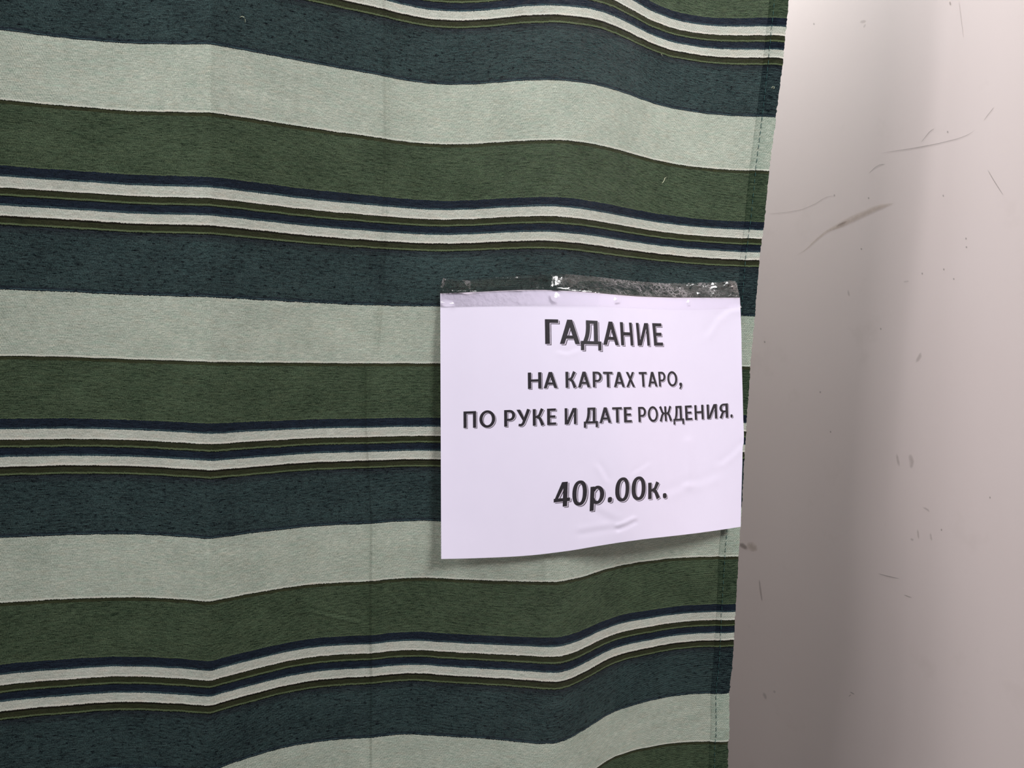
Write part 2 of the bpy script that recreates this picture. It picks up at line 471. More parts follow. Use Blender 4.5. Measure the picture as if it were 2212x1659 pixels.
    b.inputs['Sheen Roughness'].default_value = 0.5
    nt.put(b.inputs['Normal'], nrm)
    if dense:
        return nt.shader(b.outputs[0])
    tr = nt.n('ShaderNodeBsdfTranslucent')
    nt.put(tr.inputs[0], col)
    mx = nt.n('ShaderNodeMixShader')
    mx.inputs[0].default_value = 0.32
    nt.t.links.new(b.outputs[0], mx.inputs[1])
    nt.t.links.new(tr.outputs[0], mx.inputs[2])
    # loose weave: pinholes between the threads
    hole = nt.math('MULTIPLY', nt.math('POWER', nt.math('SUBTRACT', 1.0, hu), 2.0), nt.math('POWER', nt.math('SUBTRACT', 1.0, hv), 2.0))
    hole = nt.math('MULTIPLY', hole, nt.math('MULTIPLY_ADD', slub, -0.5, 0.07), clamp=True)
    tp = nt.n('ShaderNodeBsdfTransparent')
    m3 = nt.n('ShaderNodeMixShader')
    nt.put(m3.inputs[0], hole)
    nt.t.links.new(mx.outputs[0], m3.inputs[1])
    nt.t.links.new(tp.outputs[0], m3.inputs[2])
    return nt.shader(m3.outputs[0])


MAT_CLOTH = cloth_material('woven_striped_cloth', False)
MAT_HEM = cloth_material('woven_striped_cloth_double', True)

# ---------------------------------------------------------------- the wall behind
WALL_DIR = Vector((0.4313, -0.9022, 0.0))         # a side wall: runs past the curtain's free edge towards the viewer
WALL_N = Vector((-0.9022, -0.4313, 0.0))
WALL_P = Vector((0.33, 1.0, CAM_H))


def wall_hit(x, y, lift=0.0):
    X, Y, Z = rays(x, y)
    d = Vector((float(X), float(Y), float(Z)))
    cpos = Vector((0, 0, CAM_H))
    s = (WALL_P + WALL_N * lift - cpos).dot(WALL_N) / d.dot(WALL_N)
    return cpos + d * s


def wall_material():
    nt = NT('painted_panel')
    g = nt.n('ShaderNodeNewGeometry')
    big = nt.noise(g.outputs['Position'], 5.0, 3.0)
    fine = nt.noise(g.outputs['Position'], 900.0, 2.0)
    c = nt.mix(big, lin(228, 213, 209), lin(233, 220, 217))
    dirt = nt.noise(g.outputs['Position'], 14.0, 4.0, 0.65)
    c = nt.mix(nt.math('MULTIPLY', nt.math('SUBTRACT', dirt, 0.60, clamp=True), 0.7), c, lin(168, 154, 140))
    return nt.shader(principled(nt, c, 0.5, 0.35, bump(nt, fine, 0.05, 0.0003)))


MAT_WALL = wall_material()
wl, wr = WALL_P - WALL_DIR * 0.35, WALL_P + WALL_DIR * 1.05
vs = []
for back in (0.0, 0.06):
    for p in (wl, wr):
        for z in (0.0, 2.6):
            q = p - WALL_N * back
            vs.append((q.x, q.y, z))
# front: 0,1 (left) 2,3 (right); back: 4..7
wall = mesh_obj('wall_right', vs, [(0, 2, 3, 1), (4, 5, 7, 6), (1, 3, 7, 5), (0, 4, 6, 2), (0, 1, 5, 4), (2, 6, 7, 3)], MAT_WALL, smooth=False)
tag(wall, 'off-white painted wall with faint scratches and smudges beside the curtain', kind='structure')


bk = [(-1.6, wl.y - 0.02, 0.0), (wl.x + 0.04, wl.y - 0.02, 0.0), (wl.x + 0.04, wl.y - 0.02, 2.6), (-1.6, wl.y - 0.02, 2.6)]  # unseen back wall, added to shut ambient light out of the booth
bk += [(x_, y_ + 0.06, z_) for x_, y_, z_ in bk]
block_b = mesh_obj('light_block_back', bk, [(0, 1, 2, 3), (7, 6, 5, 4), (0, 4, 5, 1), (1, 5, 6, 2), (2, 6, 7, 3), (3, 7, 4, 0)], MAT_WALL, smooth=False)
tag(block_b, 'plain off-white unseen wall added behind the curtain to keep stray light out', kind='structure')


# unseen partition added past the curtain's left end to stop lamp light leaking behind
p0, p1 = Vector((-0.50, 0.56, 0)), Vector((-2.2, 0.085, 0))
pn = Vector((-0.269, 0.963, 0)) * 0.05
fp = []
for off in (Vector((0, 0, 0)), pn):
    for q in (p0, p1):
        for z in (0.0, 2.6):
            fp.append((q.x + off.x, q.y + off.y, z))
block_f = mesh_obj('light_block_front', fp, [(0, 1, 3, 2), (4, 6, 7, 5), (1, 5, 7, 3), (0, 2, 6, 4), (0, 4, 5, 1), (2, 3, 7, 6)], MAT_WALL, smooth=False)
tag(block_f, 'plain off-white unseen partition added at the far side of the curtain to block leaking light', kind='structure')


def mark_material(name, rgb, opacity, patchy=0.0, rgb2=None):
    nt = NT(name)
    g = nt.n('ShaderNodeNewGeometry')
    uvn = nt.n('ShaderNodeUVMap')
    sp = nt.n('ShaderNodeSeparateXYZ')
    nt.put(sp.inputs[0], uvn.outputs[0])
    # soft edges: u,v run -1..1 over the mark
    r2 = nt.math('ADD', nt.math('MULTIPLY', sp.outputs[0], sp.outputs[0]), nt.math('MULTIPLY', sp.outputs[1], sp.outputs[1]))
    soft = nt.math('SUBTRACT', 1.0, r2, clamp=True)
    nz = nt.noise(g.outputs['Position'], 260.0, 3.0, 0.6)
    k = nt.math('MULTIPLY_ADD', nt.math('SUBTRACT', nz, 0.5), patchy * 4.0, 1.0, clamp=True)
    fac = nt.math('MULTIPLY', nt.math('MULTIPLY', soft, k), opacity, clamp=True)
    col = lin(*rgb) if rgb2 is None else nt.mix(nz, lin(*rgb), lin(*rgb2))
    d = principled(nt, col, 0.7, 0.2)
    t = nt.n('ShaderNodeBsdfTransparent')
    mx = nt.n('ShaderNodeMixShader')
    nt.put(mx.inputs[0], fac)
    nt.t.links.new(t.outputs[0], mx.inputs[1])
    nt.t.links.new(d, mx.inputs[2])
    return nt.shader(mx.outputs[0])


MAT_SCRATCH = mark_material('scratch_grey', (96, 84, 80), 0.42, 0.2)
MAT_FAINT = mark_material('scratch_faint', (120, 104, 98), 0.32, 0.2)
MAT_STAIN = mark_material('brown_stain', (150, 120, 80), 0.24, 0.45, (168, 146, 112))
MAT_DARKSTAIN = mark_material('dark_brown_stain', (98, 80, 62), 0.40, 0.3, (96, 78, 58))
MAT_SMUDGE = mark_material('grey_smudge', (132, 120, 112), 0.22, 0.4)


def wall_mark(name, pts, widths, mat, lift=0.0004):
    """thin ribbon lying on the wall along photo pixels"""
    pts = np.array(pts, float)
    # resample
    seg = np.concatenate([[0], np.cumsum(np.hypot(*np.diff(pts, axis=0).T))])
    n_ = max(4, int(seg[-1] / 6))
    s = np.linspace(0, seg[-1], n_)
    px, py = np.interp(s, seg, pts[:, 0]), np.interp(s, seg, pts[:, 1])
    k = np.ones(3) / 3
    if n_ > 6:
        px[1:-1], py[1:-1] = np.convolve(px, k, 'valid'), np.convolve(py, k, 'valid')
    w = np.interp(s, np.linspace(0, seg[-1], len(widths)), widths) * 0.5
    tx, ty = np.gradient(px), np.gradient(py)
    L = np.hypot(tx, ty)
    nx, ny = -ty / L, tx / L
    vs, uv = [], []
    for i in range(n_):
        e = abs(2 * i / (n_ - 1) - 1) ** 6
        for sg in (-1, 0, 1):
            p = wall_hit(px[i] + nx[i] * w[i] * sg, py[i] + ny[i] * w[i] * sg, lift)
            vs.append(p)
            uv.append((sg * 0.98, e * 0.98))
    return mesh_obj(name, vs, grid_faces(n_, 3), mat, parent=wall, uv=uv, smooth=False)


def Z(ox, oy, s, pts):
    return [(ox + x / s, oy + y / s) for x, y in pts]


zA = lambda p: Z(1712, 0, 4.148, p)
zB = lambda p: Z(1640, 400, 3.858, p)
zC = lambda p: Z(1600, 830, 3.614, p)
zD = lambda p: Z(1580, 1230, 3.5, p)
wall_mark('scratch', zA([(790, 1372), (900, 1355), (1085, 1328), (1290, 1290), (1480, 1243), (1580, 1205), (1640, 1160)]), [0.8, 1.6, 2.6, 2.0, 1.8, 1.0], MAT_SCRATCH)
wall_mark('scratch', zA([(1150, 1278), (1200, 1215), (1245, 1160), (1272, 1152)]), [1.0, 1.5, 1.9, 1.9], MAT_SCRATCH)
wall_mark('scratch', zA([(1710, 1085), (1750, 1030), (1808, 957)]), [1.0, 1.8, 1.8], MAT_SCRATCH)
wall_mark('scratch', zA([(680, 1558), (765, 1475), (832, 1472)]), [1.4, 1.6, 2.4], MAT_SCRATCH)
wall_mark('scratch', [(2133, 366), (2143, 384), (2155, 403), (2168, 423)], [1.5, 2.2, 2.2, 1.2], MAT_SCRATCH)
wall_mark('scratch', zA([(1490, 8), (1510, 170), (1532, 345)]), [1.2, 1.7, 1.0], MAT_FAINT)
wall_mark('scratch', zB([(66, 240), (200, 230), (350, 205), (470, 155), (550, 100), (625, 85)]), [1.2, 1.5, 1.5, 1.8, 1.5], MAT_FAINT)
wall_mark('stain', zB([(300, 590), (380, 545), (480, 450), (560, 385), (660, 340), (760, 290), (880, 235), (980, 190), (1130, 148)]),
          [1.5, 3.0, 4.5, 6.5, 15.0, 16.0, 15.0, 13.0, 3.0], MAT_STAIN)
wall_mark('stain', zB([(640, 345), (690, 318), (735, 300)]), [3.0, 6.0, 2.0], MAT_DARKSTAIN, 0.0006)
wall_mark('drip', zA([(1409, 12), (1412, 30), (1414, 50)]), [3.5, 4.5, 3.0], MAT_DARKSTAIN)
wall_mark('smudge', zA([(600, 200), (632, 192), (662, 190)]), [4.0, 10.0, 4.0], MAT_SMUDGE)
wall_mark('smudge', zA([(636, 250), (646, 230), (655, 215)]), [3.0, 5.0, 3.0], MAT_SMUDGE)
wall_mark('stain', zC([(-10, 1240), (20, 1262), (55, 1290)]), [10.0, 13.0, 4.0], MAT_DARKSTAIN)
wall_mark('stain', zC([(50, 1240), (95, 1275), (130, 1300)]), [16.0, 22.0, 12.0], MAT_STAIN)
wall_mark('smudge', zC([(1218, 540), (1226, 590), (1238, 645)]), [5.0, 7.0, 6.0], MAT_SMUDGE)
wall_mark('smudge', zC([(1320, 545), (1335, 600), (1330, 660)]), [10.0, 12.0, 7.0], MAT_SMUDGE)
wall_mark('smudge', zC([(1380, 1130), (1385, 1170), (1390, 1212)]), [3.0, 5.5, 3.0], MAT_SMUDGE)
wall_mark('smudge', zC([(1420, 960), (1455, 975), (1475, 1000)]), [3.0, 6.0, 3.0], MAT_SMUDGE)
wall_mark('smudge', zC([(1325, 1205), (1350, 1220)]), [5.0, 6.0], MAT_SMUDGE)
wall_mark('smudge', zC([(1480, 1160), (1485, 1195), (1492, 1225)]), [3.0, 6.0, 3.0], MAT_SMUDGE)
wall_mark('smudge', zB([(1300, 1480), (1335, 1440), (1350, 1390)]), [4.0, 12.0, 4.0], MAT_SMUDGE)
wall_mark('smudge', zB([(740, 870), (745, 905), (752, 930)]), [3.0, 6.0, 3.0], MAT_SMUDGE)
wall_mark('smudge', zB([(1200, 806), (1225, 803), (1250, 800)]), [3.0, 4.0, 3.0], MAT_SMUDGE)
wall_mark('scratch', zD([(1105, 30), (1180, 52), (1275, 72)]), [1.2, 3.0, 1.0], MAT_SCRATCH)
wall_mark('scratch', zD([(1300, 190), (1332, 204), (1368, 216)]), [1.2, 3.6, 1.4], MAT_DARKSTAIN)
wall_mark('scratch', zD([(895, 925), (912, 935), (932, 946)]), [1.6, 3.6, 1.6], MAT_SCRATCH)
wall_mark('scratch', zD([(885, 962), (898, 952), (905, 945)]), [1.4, 2.6, 1.4], MAT_SCRATCH)
wall_mark('stain', zD([(210, 75), (218, 150), (232, 245)]), [2.5, 5.0, 2.5], MAT_FAINT)
wall_mark('smudge', zD([(240, 930), (255, 960), (262, 985)]), [6.0, 9.0, 5.0], MAT_SMUDGE)
wall_mark('smudge', zD([(318, 915), (332, 935)]), [6.0, 6.0], MAT_SMUDGE)
for q in (zB([(1532, 88)])[0], zB([(1722, 445)])[0], zB([(1726, 517)])[0], zB([(1537, 702)])[0], zB([(1620, 782)])[0], zB([(1357, 737)])[0],
          zB([(625, 85)])[0], zB([(44, 1307)])[0], zB([(1012, 1198)])[0], zC([(1945, 885)])[0], zC([(1566, 1137)])[0], zC([(620, 62)])[0], zC([(700, 372)])[0],
          zA([(1388, 1182)])[0], zA([(190, 215)])[0], zB([(910, 108)])[0], zB([(850, 532)])[0]):
    wall_mark('speck', [(q[0], q[1] - 2.6), (q[0] + 0.4, q[1]), (q[0] + 0.6, q[1] + 2.6)], [3.0, 4.0, 3.0], MAT_SCRATCH)

# ---------------------------------------------------------------- the curtain
T_ROWS = np.concatenate([np.linspace(1.9, 0.50, 40)[:-1], np.linspace(0.50, -0.64, 520), np.linspace(-0.64, -2.2, 40)[1:]])
A_FIX = np.concatenate([np.linspace(-1.20, -0.70, 60)[:-1], np.linspace(-0.70, 0.20, 540)])
N_FREE = 84
S_FREE = np.linspace(0, 1, N_FREE + 1)[1:]
ed = edge_a(T_ROWS)
rng = np.random.RandomState(4)
ed = ed + rng.normal(0, 0.00035, len(ed)) * (np.abs(T_ROWS) < 0.65)
AA = np.concatenate([np.repeat(A_FIX[None], len(T_ROWS), 0), A_FIX[-1] + (ed[:, None] - A_FIX[-1]) * S_FREE[None]], 1)
TT = np.repeat(T_ROWS[:, None], AA.shape[1], 1)
pts, uvs = curtain_point(AA.ravel(), TT.ravel())
# limp cloth: faint upright undulation and puckers
und = np.array([noise.noise((u * 42.0, v * 7.0, 1.7)) * 0.0007 + noise.noise((u * 110.0, v * 30.0, 8.3)) * 0.00022 for u, v in uvs])
pts[:, 1] += und
curtain = mesh_obj('curtain', pts, grid_faces(*AA.shape), MAT_CLOTH, uv=uvs)
tag(curtain, 'green, navy and pale striped woven cloth curtain with a stitched side hem', 'curtain')

# doubled hem down the right-hand edge
HT = np.linspace(0.50, -0.64, 470)
S_H = np.linspace(0, 1, 12)
wob = np.array([noise.noise((t * 9.0, 0.0, 3.0)) for t in HT])
h_in, h_out = edge_a(HT, 41.0) + wob * 0.0022, edge_a(HT, -0.6) + rng.normal(0, 0.0004, len(HT))
HA = h_in[:, None] + (h_out - h_in)[:, None] * S_H[None]
HTT = np.repeat(HT[:, None], len(S_H), 1)
hp, huv = curtain_point(HA.ravel(), HTT.ravel())
prof = np.tile(0.00025 + 0.0010 * np.clip(np.sin(math.pi * S_H), 0.0, 1) ** 0.6, len(HT))
hp[:, 1] += np.array([noise.noise((u * 42.0, v * 7.0, 1.7)) * 0.0007 + noise.noise((u * 110.0, v * 30.0, 8.3)) * 0.00022 for u, v in huv])
hp[:, 1] -= prof
hem = mesh_obj('hem', hp, grid_faces(*HA.shape), MAT_HEM, parent=curtain, uv=huv)
hem['label'] = 'darker doubled hem along the free edge'


def tube(path, rad, sides=5):
    path = [Vector(p) for p in path]
    vs, fs = [], []
    for i, p in enumerate(path):
        d = (path[min(i + 1, len(path) - 1)] - path[max(i - 1, 0)]).normalized()
        a_ = d.orthogonal().normalized()
        b_ = d.cross(a_)
        r = rad * (0.5 if i in (0, len(path) - 1) else 1.0)
        for k in range(sides):
            ang = 2 * math.pi * k / sides
            vs.append(p + (a_ * math.cos(ang) + b_ * math.sin(ang)) * r)
    for i in range(len(path) - 1):
        for k in range(sides):
            k2 = (k + 1) % sides
            fs.append((i * sides + k, i * sides + k2, (i + 1) * sides + k2, (i + 1) * sides + k))
    fs.append(tuple(range(sides - 1, -1, -1)))
    fs.append(tuple((len(path) - 1) * sides + k for k in range(sides)))
    return vs, fs


def plain_material(name, rgb, rough=0.8, spec=0.2):
    nt = NT(name)
    g = nt.n('ShaderNodeNewGeometry')
    nz = nt.noise(g.outputs['Position'], 700.0, 2.0)
    c = nt.mix(nz, lin(*[max(0, v - 14) for v in rgb]), lin(*[min(255, v + 14) for v in rgb]))
    return nt.shader(principled(nt, c, rough, spec))


MAT_THREAD = plain_material('teal_thread', (52, 92, 92))
sv, sf = [], []
tt = 0.46
while tt > -0.60:
    ln = 0.0062
    path = []
    for k in range(4):
        t_ = tt - ln * k / 3.0
        a_ = float(edge_a(t_, 30.0)) + 0.0016 * noise.noise((t_ * 7.0, 2.0, 0.0))
        p, _ = curtain_point(np.array([a_]), np.array([t_]))
        p = p[0]
        p[1] -= 0.0017 + 0.0002 * (k in (1, 2))
        path.append(tuple(p))
    v_, f_ = tube(path, 0.00022)
    sf += [tuple(i + len(sv) for i in fc) for fc in f_]
    sv += v_
    tt -= ln + 0.0022
st = mesh_obj('hem_stitching', sv, sf, MAT_THREAD, parent=curtain)
st['label'] = 'line of teal stitches holding the hem'

# ---------------------------------------------------------------- the paper sheet
PROF_TOP = [(940, .637), (951, .637), (1027, .634), (1123, .632), (1178, .632), (1237, .634), (1300, .639), (1337, .651), (1370, .667), (1402, .6815), (1431, .694), (1500, .712), (1600, .731), (1625, .733)]
PROF_MID = [(940, .633), (951, .633), (1027, .630), (1123, .628), (1178, .628), (1237, .630), (1300, .634), (1350, .640), (1370, .648), (1400, .662), (1440, .680), (1480, .697), (1533, .714), (1600, .728), (1625, .731)]
PROF_BOT = [(940, .6255), (951, .6255), (1027, .625), (1123, .625), (1178, .6265), (1237, .629), (1300, .633), (1350, .639), (1395, .648), (1440, .666), (1490, .684), (1550, .704), (1600, .722), (1625, .726)]
_fx = np.linspace(930, 1630, 701)
_ps = np.stack([np.interp(_fx, *np.array(q).T) for q in (PROF_TOP, PROF_MID, PROF_BOT)], 1)
_ps = gauss_smooth(_ps, _fx, np.full(len(_fx), 16.0))
TOP_XY = np.array([(940, 634.4), (950.6, 633.8), (1026.6, 630.9), (1090, 627.6), (1123.6, 626.4), (1178.5, 626.0), (1237.6, 628.8), (1285, 632.4),
                   (1321.9, 636), (1376.8, 640.4), (1448.5, 643), (1532.9, 643), (1600, 643), (1625, 643)])
BOT_XY = np.array([(940, 1207.8), (952.7, 1207.5), (1010, 1206.4), (1068.8, 1204.3), (1120, 1201.8), (1166, 1197.9), (1237.6, 1188.7), (1282, 1180.8),
                   (1340, 1171.6), (1398, 1163.7), (1450, 1158.2), (1497, 1152.8), (1550, 1145.6), (1600, 1138), (1625, 1134)])
_yt = gauss_smooth(np.interp(_fx, TOP_XY[:, 0], TOP_XY[:, 1])[:, None], _fx, np.full(len(_fx), 12.0))[:, 0]
_yb = gauss_smooth(np.interp(_fx, BOT_XY[:, 0], BOT_XY[:, 1])[:, None], _fx, np.full(len(_fx), 12.0))[:, 0]
R_XY = np.array([(643, 1598.2), (665, 1599.5), (720, 1601.5), (790, 1602.5), (850, 1604.2), (905, 1605.5), (940, 1607), (958, 1606.6), (966, 1604.2), (1000, 1603.6),
                 (1060, 1601.8), (1100, 1600.8), (1138, 1600.0)])
y_top = lambda x: np.interp(x, _fx, _yt)
y_bot = lambda x: np.interp(x, _fx, _yb)


def paper_q(x, y):
    return (y - y_top(x)) / (y_bot(x) - y_top(x))


# dents and soft creases in the sheet: polyline px, amplitude (m, + pushes back), width px, kind
DENTS = [
    ([(1486, 955), (1488, 1000), (1487, 1046)], -0.0011, 10, 'ridge'),
    ([(1487, 1046), (1465, 1058), (1440, 1066)], -0.0007, 12, 'step'),
    ([(1487, 1046), (1515, 1044), (1545, 1030)], 0.0006, 12, 'step'),
    ([(1255, 1148), (1290, 1142), (1330, 1136)], -0.0004, 9, 'step'),
    ([(1335, 1139), (1350, 1134), (1370, 1124)], -0.0016, 6, 'step'),
    ([(1290, 1100), (1310, 1112), (1335, 1125)], -0.0004, 12, 'step'),
    ([(1600, 664), (1578, 668), (1550, 690), (1530, 720)], -0.0009, 10, 'step'),
    ([(1295, 1008), (1310, 1035)], 0.0005, 8, 'step'),
    ([(1370, 1022), (1385, 1012), (1400, 1002)], 0.0005, 7, 'step'),
    ([(1210, 760), (1226, 764), (1245, 756)], 0.0003, 7, 'step'),
    ([(1560, 1000), (1580, 985), (1604, 962)], 0.0007, 9, 'step'),
]


def paper_depth(x, y):
    x, y = np.asarray(x, float), np.asarray(y, float)
    q = paper_q(x, y)
    d0, d1, d2 = (np.interp(x, _fx, _ps[:, k]) for k in range(3))
    qc = np.clip(q, -0.1, 1.1)
    # quadratic through q = 0, 0.48, 1
    m_ = 0.48
    d = d0 * (qc - m_) * (qc - 1) / m_ + d1 * qc * (qc - 1) / (m_ * (m_ - 1)) + d2 * qc * (qc - m_) / (1 - m_)
    # long shallow valleys running down the turned side of the sheet
    d = d + 0.0011 * np.sin((x - 1290 - 0.10 * (y - 640)) / 21.0) * np.exp(-((x - 1375 - 0.12 * (y - 640)) / 75.0) ** 2) * np.clip((y - 655) / 80.0, 0, 1)
    for pts_, amp, w, kind in DENTS:
        mk = (x > min(p[0] for p in pts_) - 5 * w) & (x < max(p[0] for p in pts_) + 5 * w)
        mk &= (y > min(p[1] for p in pts_) - 5 * w) & (y < max(p[1] for p in pts_) + 5 * w)
        if mk.any():
            dist, side = seg_profile(x[mk], y[mk], pts_, w)
            e = np.exp(-(dist / w) ** 2)
            if kind == 'step':
                e = e * np.clip(side / w, -1.5, 1.5)
            d[mk] = d[mk] + amp * e
    return d


def lift_px(x, y, d):
    a, t = at(x, y)
    return np.stack([d * a, d, d * t + CAM_H], -1)


NQ, NU = 181, 241
Q = np.linspace(0, 1, NQ)
U_MM = np.linspace(0, 297.0, NU)
XG = np.zeros((NQ, NU))
for i, q in enumerate(Q):
    x = np.linspace(951.0 + 2.0 * q, 1600.0, 500)
    y = y_top(x) + (y_bot(x) - y_top(x)) * q
    xr = np.interp(y[-1], R_XY[:, 0], R_XY[:, 1])
    x = np.linspace(951.0 + 2.0 * q, xr, 500)
    y = y_top(x) + (y_bot(x) - y_top(x)) * q
    a, t = at(x, y)
    q0 = np.clip(q, 0, 1)
    d = paper_depth(x, y)
    L = np.concatenate([[0], np.cumsum(np.hypot(np.diff(a * d), np.diff(d)))])
    if i in (0, NQ // 2, NQ - 1):
        print('paper row %.2f arc %.4f' % (q, L[-1]))
    XG[i] = np.interp(U_MM, L / L[-1] * 297.0, x)
QG = np.repeat(Q[:, None], NU, 1)
YG = y_top(XG) + (y_bot(XG) - y_top(XG)) * QG


def paper_point(u, v, lift=0.0):
    """u, v in millimetres from the sheet's upper left corner -> xyz"""
    u, v = np.asarray(u, float), np.asarray(v, float)
    x = bil(XG, Q, U_MM, v / 210.0, u)
    y = y_top(x) + (y_bot(x) - y_top(x)) * v / 210.0
    return lift_px(x, y, paper_depth(x, y) - lift)


def px_to_uv(x, y):
    v = float(paper_q(x, y)) * 210.0
    row = np.array([np.interp(v / 210.0, Q, XG[:, j]) for j in range(NU)])
    return float(np.interp(x, row, U_MM)), v


def paper_material():
    nt = NT('printer_paper')
    g = nt.n('ShaderNodeNewGeometry')
    nz = nt.noise(g.outputs['Position'], 60.0, 3.0)
    fb = nt.noise(g.outputs['Position'], 2500.0, 2.0)
    c = nt.mix(nz, lin(235, 227, 246), lin(238, 230, 249))
    s = principled(nt, c, 0.55, 0.25, bump(nt, fb, 0.04, 0.0002))
    tr = nt.n('ShaderNodeBsdfTranslucent')
    nt.put(tr.inputs[0], c)
    mx = nt.n('ShaderNodeMixShader')
    mx.inputs[0].default_value = 0.10
    nt.t.links.new(s, mx.inputs[1])
    nt.t.links.new(tr.outputs[0], mx.inputs[2])
    return nt.shader(mx.outputs[0])


MAT_PAPER = paper_material()
pp = lift_px(XG.ravel(), YG.ravel(), paper_depth(XG.ravel(), YG.ravel()))
sheet = mesh_obj('paper_sign', pp, grid_faces(NQ, NU), MAT_PAPER)
tag(sheet, 'white paper sheet printed with bold black Cyrillic text, taped to the curtain', 'sign')

# ---------------------------------------------------------------- the lettering
S, B = 0.185, 0.145     # stem and bar weight, cap height = 1


def quad(*p):
    return list(p)


def box(x0, y0, x1, y1):
    return [(x0, y0), (x1, y0), (x1, y1), (x0, y1)]


def ribbon(pts_, w, w2=None, samples=6):
    """thick smooth curve -> quads; w (and w2) full widths at the two ends"""
    p = [Vector((x, y)) for x, y in pts_]
    ext = [p[0] * 2 - p[1]] + p + [p[-1] * 2 - p[-2]]
    cur = []
    for i in range(1, len(ext) - 2):
        for k in range(samples):
            s = k / samples
            a_, b_, c_, d_ = ext[i - 1], ext[i], ext[i + 1], ext[i + 2]
            cur.append(0.5 * ((2 * b_) + (c_ - a_) * s + (2 * a_ - 5 * b_ + 4 * c_ - d_) * s * s + (3 * b_ - a_ - 3 * c_ + d_) * s ** 3))
    cur.append(p[-1])
    w2 = w if w2 is None else w2
    L_, R_ = [], []
    for i, c in enumerate(cur):
        d = (cur[min(i + 1, len(cur) - 1)] - cur[max(i - 1, 0)]).normalized()
        n_ = Vector((-d.y, d.x)) * (w + (w2 - w) * i / (len(cur) - 1)) * 0.5
        L_.append(c + n_)
        R_.append(c - n_)
    return [[tuple(L_[i]), tuple(L_[i + 1]), tuple(R_[i + 1]), tuple(R_[i])] for i in range(len(cur) - 1)]


def ring(cx, cy, rx, ry, wx, wy, a0=0.0, a1=360.0, n_=36, p=2.0):
    """elliptic ring; wx, wy: stroke at the sides and at top and bottom"""
    out = []
    f = lambda v: math.copysign(abs(v) ** (2.0 / p), v)
    k = max(4, int(n_ * abs(a1 - a0) / 360))
    ps = []
    for i in range(k + 1):
        an = math.radians(a0 + (a1 - a0) * i / k)
        c, s = f(math.cos(an)), f(math.sin(an))
        ps.append(((cx + rx * c, cy + ry * s), (cx + (rx - wx) * c, cy + (ry - wy) * s)))
    for (o1, i1), (o2, i2) in zip(ps[:-1], ps[1:]):
        out.append([o1, o2, i2, i1])
    return out


def disc(cx, cy, rx, ry, p=3.0):
    return ring(cx, cy, rx, ry, rx, ry, n_=20, p=p)


